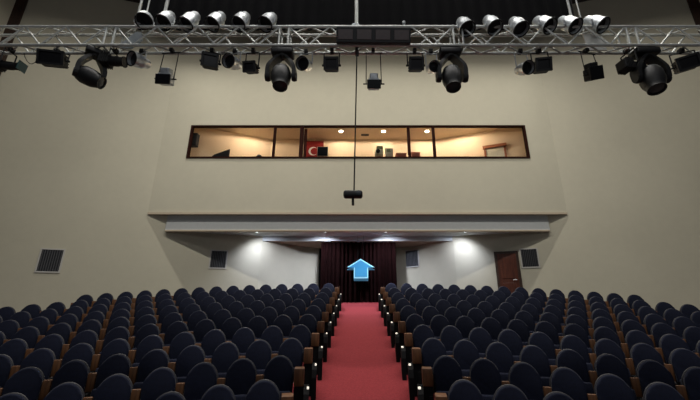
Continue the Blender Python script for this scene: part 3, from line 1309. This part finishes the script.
profile_spot(6, 65.5, 0.56, 0.08, 0.0, 'long black spotlight with teal filter under truss at left edge', tilt=0.10, tip='teal')
profile_spot(113, 61, 0.40, 0.10, 0.1, 'boxy black spotlight joined beside left-hand moving head under truss', dy=0.02, tilt=0.05)
profile_spot(631, 66.5, 0.42, 0.10, 0.15, 'boxy black spotlight joined beside right-hand moving head under truss', dy=0.02, tilt=-0.02)


def moving_head(u, v, lab, d, rz=0.0, s=1.0, group='black moving head lights under the truss', hr=1.0):
    """base clamped under the truss, fork arms, and a bulbous head"""
    p = at_truss(u, v, 0.0)
    root = thing('moving_head', lab, 'stage light', (p.x, p.y, p.z), rz, group=group)
    zt_ = TZ0 - p.z - 0.03
    mb = MB()
    mb.box(-0.19 * s, 0.19 * s, -0.12, 0.12, zt_ - 0.12, zt_ - 0.005, bevel=0.03, seg=3)
    mb.build('base', M['black_gloss'], root, 40)
    mb = MB()
    for x in (-0.1, 0.1):
        mb.box(x - 0.025, x + 0.025, -0.05, 0.05, zt_ - 0.01, TZ0 - p.z + 0.02)
    mb.build('clamp', M['black'], root)
    mb = MB()
    zb = zt_ - 0.125
    mb.lathe([(0.07, zb - 0.03), (0.09, zb), (0.09, zb + 0.01)], None, 16)
    mb.build('swivel', M['black'], root, 40)
    half = 0.195 * s
    for k in (-1, 1):
        mb = MB()
        n = 8
        pr0 = None
        for i in range(n + 1):
            a = i / n
            x = k * (0.05 + (half - 0.02) * math.sin(min(1.0, a * 1.35) * PI / 2)) 
            z = zb - 0.02 - (zb - 0.02) * a
            w = 0.105 - 0.04 * abs(a - 0.5)
            tt = 0.032
            ring = [mb.bm.verts.new(c) for c in ((x - tt, -w, z), (x + tt, -w, z), (x + tt, w, z), (x - tt, w, z))]
            if pr0:
                for q in range(4):
                    mb.bm.faces.new((pr0[q], pr0[(q + 1) % 4], ring[(q + 1) % 4], ring[q]))
            else:
                mb.bm.faces.new(ring)
            pr0 = ring
        mb.bm.faces.new(pr0)
        mb.lathe([(0.07, -0.04), (0.08, 0), (0.07, 0.04)], Matrix.Translation((k * (half + 0.03), 0, 0)) @ Matrix.Rotation(PI / 2, 4, 'Y'), 14)
        mb.build('arm', M['black_gloss'], root, 40)
    m = aim((0, 0, 0), d)
    mb = MB()
    r = 0.168 * s * hr
    mb.lathe([(0.10 * r, -1.35 * r), (0.55 * r, -1.30 * r), (0.85 * r, -1.05 * r), (1.0 * r, -0.55 * r), (1.0 * r, 0.1 * r), (0.95 * r, 0.55 * r),
              (0.80 * r, 0.95 * r), (0.72 * r, 1.25 * r), (0.74 * r, 1.42 * r), (0.62 * r, 1.42 * r), (0.6 * r, 1.3 * r)], m, 22)
    mb.build('head', M['black_gloss'], root, 40)
    mb = MB()
    mb.lathe([(0.001, 1.38 * r), (0.3 * r, 1.37 * r), (0.61 * r, 1.31 * r)], m, 20, cap=False)
    mb.build('lens', M['grey_lens'], root, 40)


moving_head(89.5, 77, 'black moving head light under truss at left, head swung sideways', (0.85, -0.45, -0.40), rz=0.75, s=0.80, hr=1.15)
moving_head(281, 77, 'black moving head light under truss, centre-left, facing down', (0.05, -0.25, -1.0))
moving_head(452, 78, 'black moving head light under truss, centre-right, facing down', (-0.03, -0.25, -1.0))
moving_head(652, 79, 'black moving head light under truss at right with spread fork arms', (-0.12, -0.25, -1.0), s=1.1)

# four-cell lamp bar at the centre
p = at(373.5, 35.5, TY - 0.12)
t = thing('lamp_bar', 'long black lamp bar of four dull red cells fixed to truss centre', 'stage light', (p.x, p.y, p.z))
m = Matrix.Rotation(math.radians(0.9), 4, 'Y') @ Matrix.Rotation(math.radians(20), 4, 'X')
mb = MB()
W_, H_ = 1.27, 0.27
mb.box(-W_ / 2, W_ / 2, -0.03, 0.09, -H_ / 2, H_ / 2, m, bevel=0.015)
mb.build('housing', M['black'], t)
for k in range(4):
    x = -W_ / 2 + (k + 0.5) * W_ / 4
    mb = MB()
    mb.box(x - 0.125, x + 0.125, -0.038, -0.028, -0.085, 0.085, m, bevel=0.004)
    mb.build('cell', M['cell'], t)
mb = MB()
for x in (-0.45, 0.45):
    mb.box(x - 0.03, x + 0.03, 0.06, 0.16, 0.02, 0.14, m)
mb.build('clamp', M['black'], t)

# rod with a little black camera hanging from the truss
pb = at_truss(353, 194.5, -0.02)
t = thing('hanging_camera', 'small black camera hung on a long thin rod below the truss centre', 'camera', (pb.x, pb.y, pb.z))
mb = MB()
px_ = at_truss(357, 60, -0.02).x - pb.x
mb.tube((px_ * 0.25, 0, 0.03), (px_, 0, TZ0 - pb.z), 0.011, 8)
mb.build('rod', M['black'], t)
mb = MB()
mb.box(px_ - 0.03, px_ + 0.03, -0.02, 0.14, TZ0 - pb.z - 0.05, TZ0 - pb.z + 0.015)
mb.build('clamp', M['black'], t)
mb = MB()
mb.box(-0.145, 0.145, -0.06, 0.06, -0.058, 0.058, bevel=0.035, seg=3)
mb.build('body', M['black'], t, 50)
mb = MB()
mb.lathe([(0.04, 0), (0.042, 0.02), (0.03, 0.022)], aim((0.085, -0.058, 0), (0, -1, 0)), 16)
mb.build('lens', M['grey_lens'], t, 40)
mb = MB()
mb.tube((0, 0, -0.05), (0, 0, -0.17), 0.02, 10)
mb.build('stem', M['black'], t, 50)

# cable loop below the truss at left
cp = [(24, 53), (25, 57), (27, 61), (29.5, 63.5), (32, 64), (35, 62.5), (38, 59), (41, 54)]
mb = MB()
mb.path([at_truss(u, v, 0.0) for u, v in cp], 0.006, 6)
o = mb.build('loose_cable', M['black'])
tag(o, 'thin black cable looping under truss between the two leftmost spotlights', 'cable')


# ------------------------------------------------------------------ light
def spot(loc, target, power, ang, blend, col, r=0.15, name='house_light'):
    l = bpy.data.lights.new(name, 'SPOT')
    l.energy = power
    l.spot_size = math.radians(ang)
    l.spot_blend = blend
    l.color = col
    l.shadow_soft_size = r
    o = bpy.data.objects.new(name, l)
    C.objects.link(o)
    o.location = loc
    d = Vector(target) - Vector(loc)
    o.rotation_euler = d.to_track_quat('-Z', 'Y').to_euler()
    return o


WARM = (1.0, 0.945, 0.85)


def strip(loc, target, power, sx, sy, spread, col, name='house_and_fill_strip'):
    l = bpy.data.lights.new(name, 'AREA')
    l.shape = 'RECTANGLE'
    l.size, l.size_y = sx, sy
    l.energy = power
    l.color = col
    l.spread = math.radians(spread)
    o = bpy.data.objects.new(name, l)
    C.objects.link(o)
    o.location = loc
    o.rotation_euler = (Vector(target) - Vector(loc)).to_track_quat('-Z', 'Y').to_euler()
    return o


# house strip lights in the high ceiling: one near the rear wall, one over the middle of the seats
strip((0, 10.9, 12.4), (0, 11.0, 0), 350, 16, 0.12, 74, WARM)
strip((0, 6.75, 12.4), (0, 8.8, 0), 760, 24, 0.25, 142, WARM)
strip((0, 3.6, 12.6), (0, 5.6, 0), 310, 14, 0.3, 100, (1.0, 0.97, 0.92))  # third strip, added so the truss and lamp tops catch light
# downlights under the balcony
for x, y in DL:
    spot((x, y, 2.875), (x * (0.86 if abs(x) > 2 else 1.25), y + 1.3, 0), 130 if abs(x) > 2 else 380, 140, 0.9, (0.80, 0.845, 1.0), 0.05, 'downlight')
# lamps at the three booth downlights
for u in (341, 383.5, 427):
    d = ray(u, 131.3)
    p = d * (BZ1 / d.z)
    spot((p.x, p.y, BZ1 - 0.02), (p.x, p.y, 0), 95, 178, 0.2, (1.0, 0.83, 0.64), 0.07, 'booth_lamp_or_fill')
for x in (-4.4, 4.4):  # side lamps without fixtures, added to brighten the booth ends
    spot((x, 13.0, BZ1 - 0.02), (x, 12.95, 0), 130, 178, 0.2, (1.0, 0.83, 0.64), 0.07, 'booth_lamp_or_fill')

# broad soft fill added behind the camera, not a known stage lamp
a_ = bpy.data.lights.new('stage_fill', 'AREA')
a_.energy = 120
a_.shape = 'RECTANGLE'
a_.size, a_.size_y = 10, 2.5
a_.color = (0.95, 0.97, 1.0)
o = bpy.data.objects.new('stage_fill', a_)
C.objects.link(o)
o.location = (0, -3.0, 6.5)
o.rotation_euler = (Vector((0, 10, 1.0)) - Vector(o.location)).to_track_quat('-Z', 'Y').to_euler()

w = bpy.data.worlds.new('hall_world')
bpy.context.scene.world = w
w.use_nodes = True
w.node_tree.nodes['Background'].inputs['Color'].default_value = (0.9, 0.92, 1.0, 1)
w.node_tree.nodes['Background'].inputs['Strength'].default_value = 0.04

# ------------------------------------------------------------------ camera object
cam = bpy.data.cameras.new('camera')
cam.sensor_width = 36.0
cam.lens = 36.0 * F / 700.0
cam.clip_start = 0.05
cam.clip_end = 100
co_ = bpy.data.objects.new('camera', cam)
C.objects.link(co_)
co_.rotation_euler = (PI / 2 + PITCH, 0, 0)
cam.shift_x = -(U0 - 350.0) / 700.0
bpy.context.scene.camera = co_

sc = bpy.context.scene
sc.view_settings.view_transform = 'Standard'
sc.view_settings.look = 'None'
sc.view_settings.gamma = 1
sc.view_settings.use_curve_mapping = False
sc.view_settings.exposure = -0.05
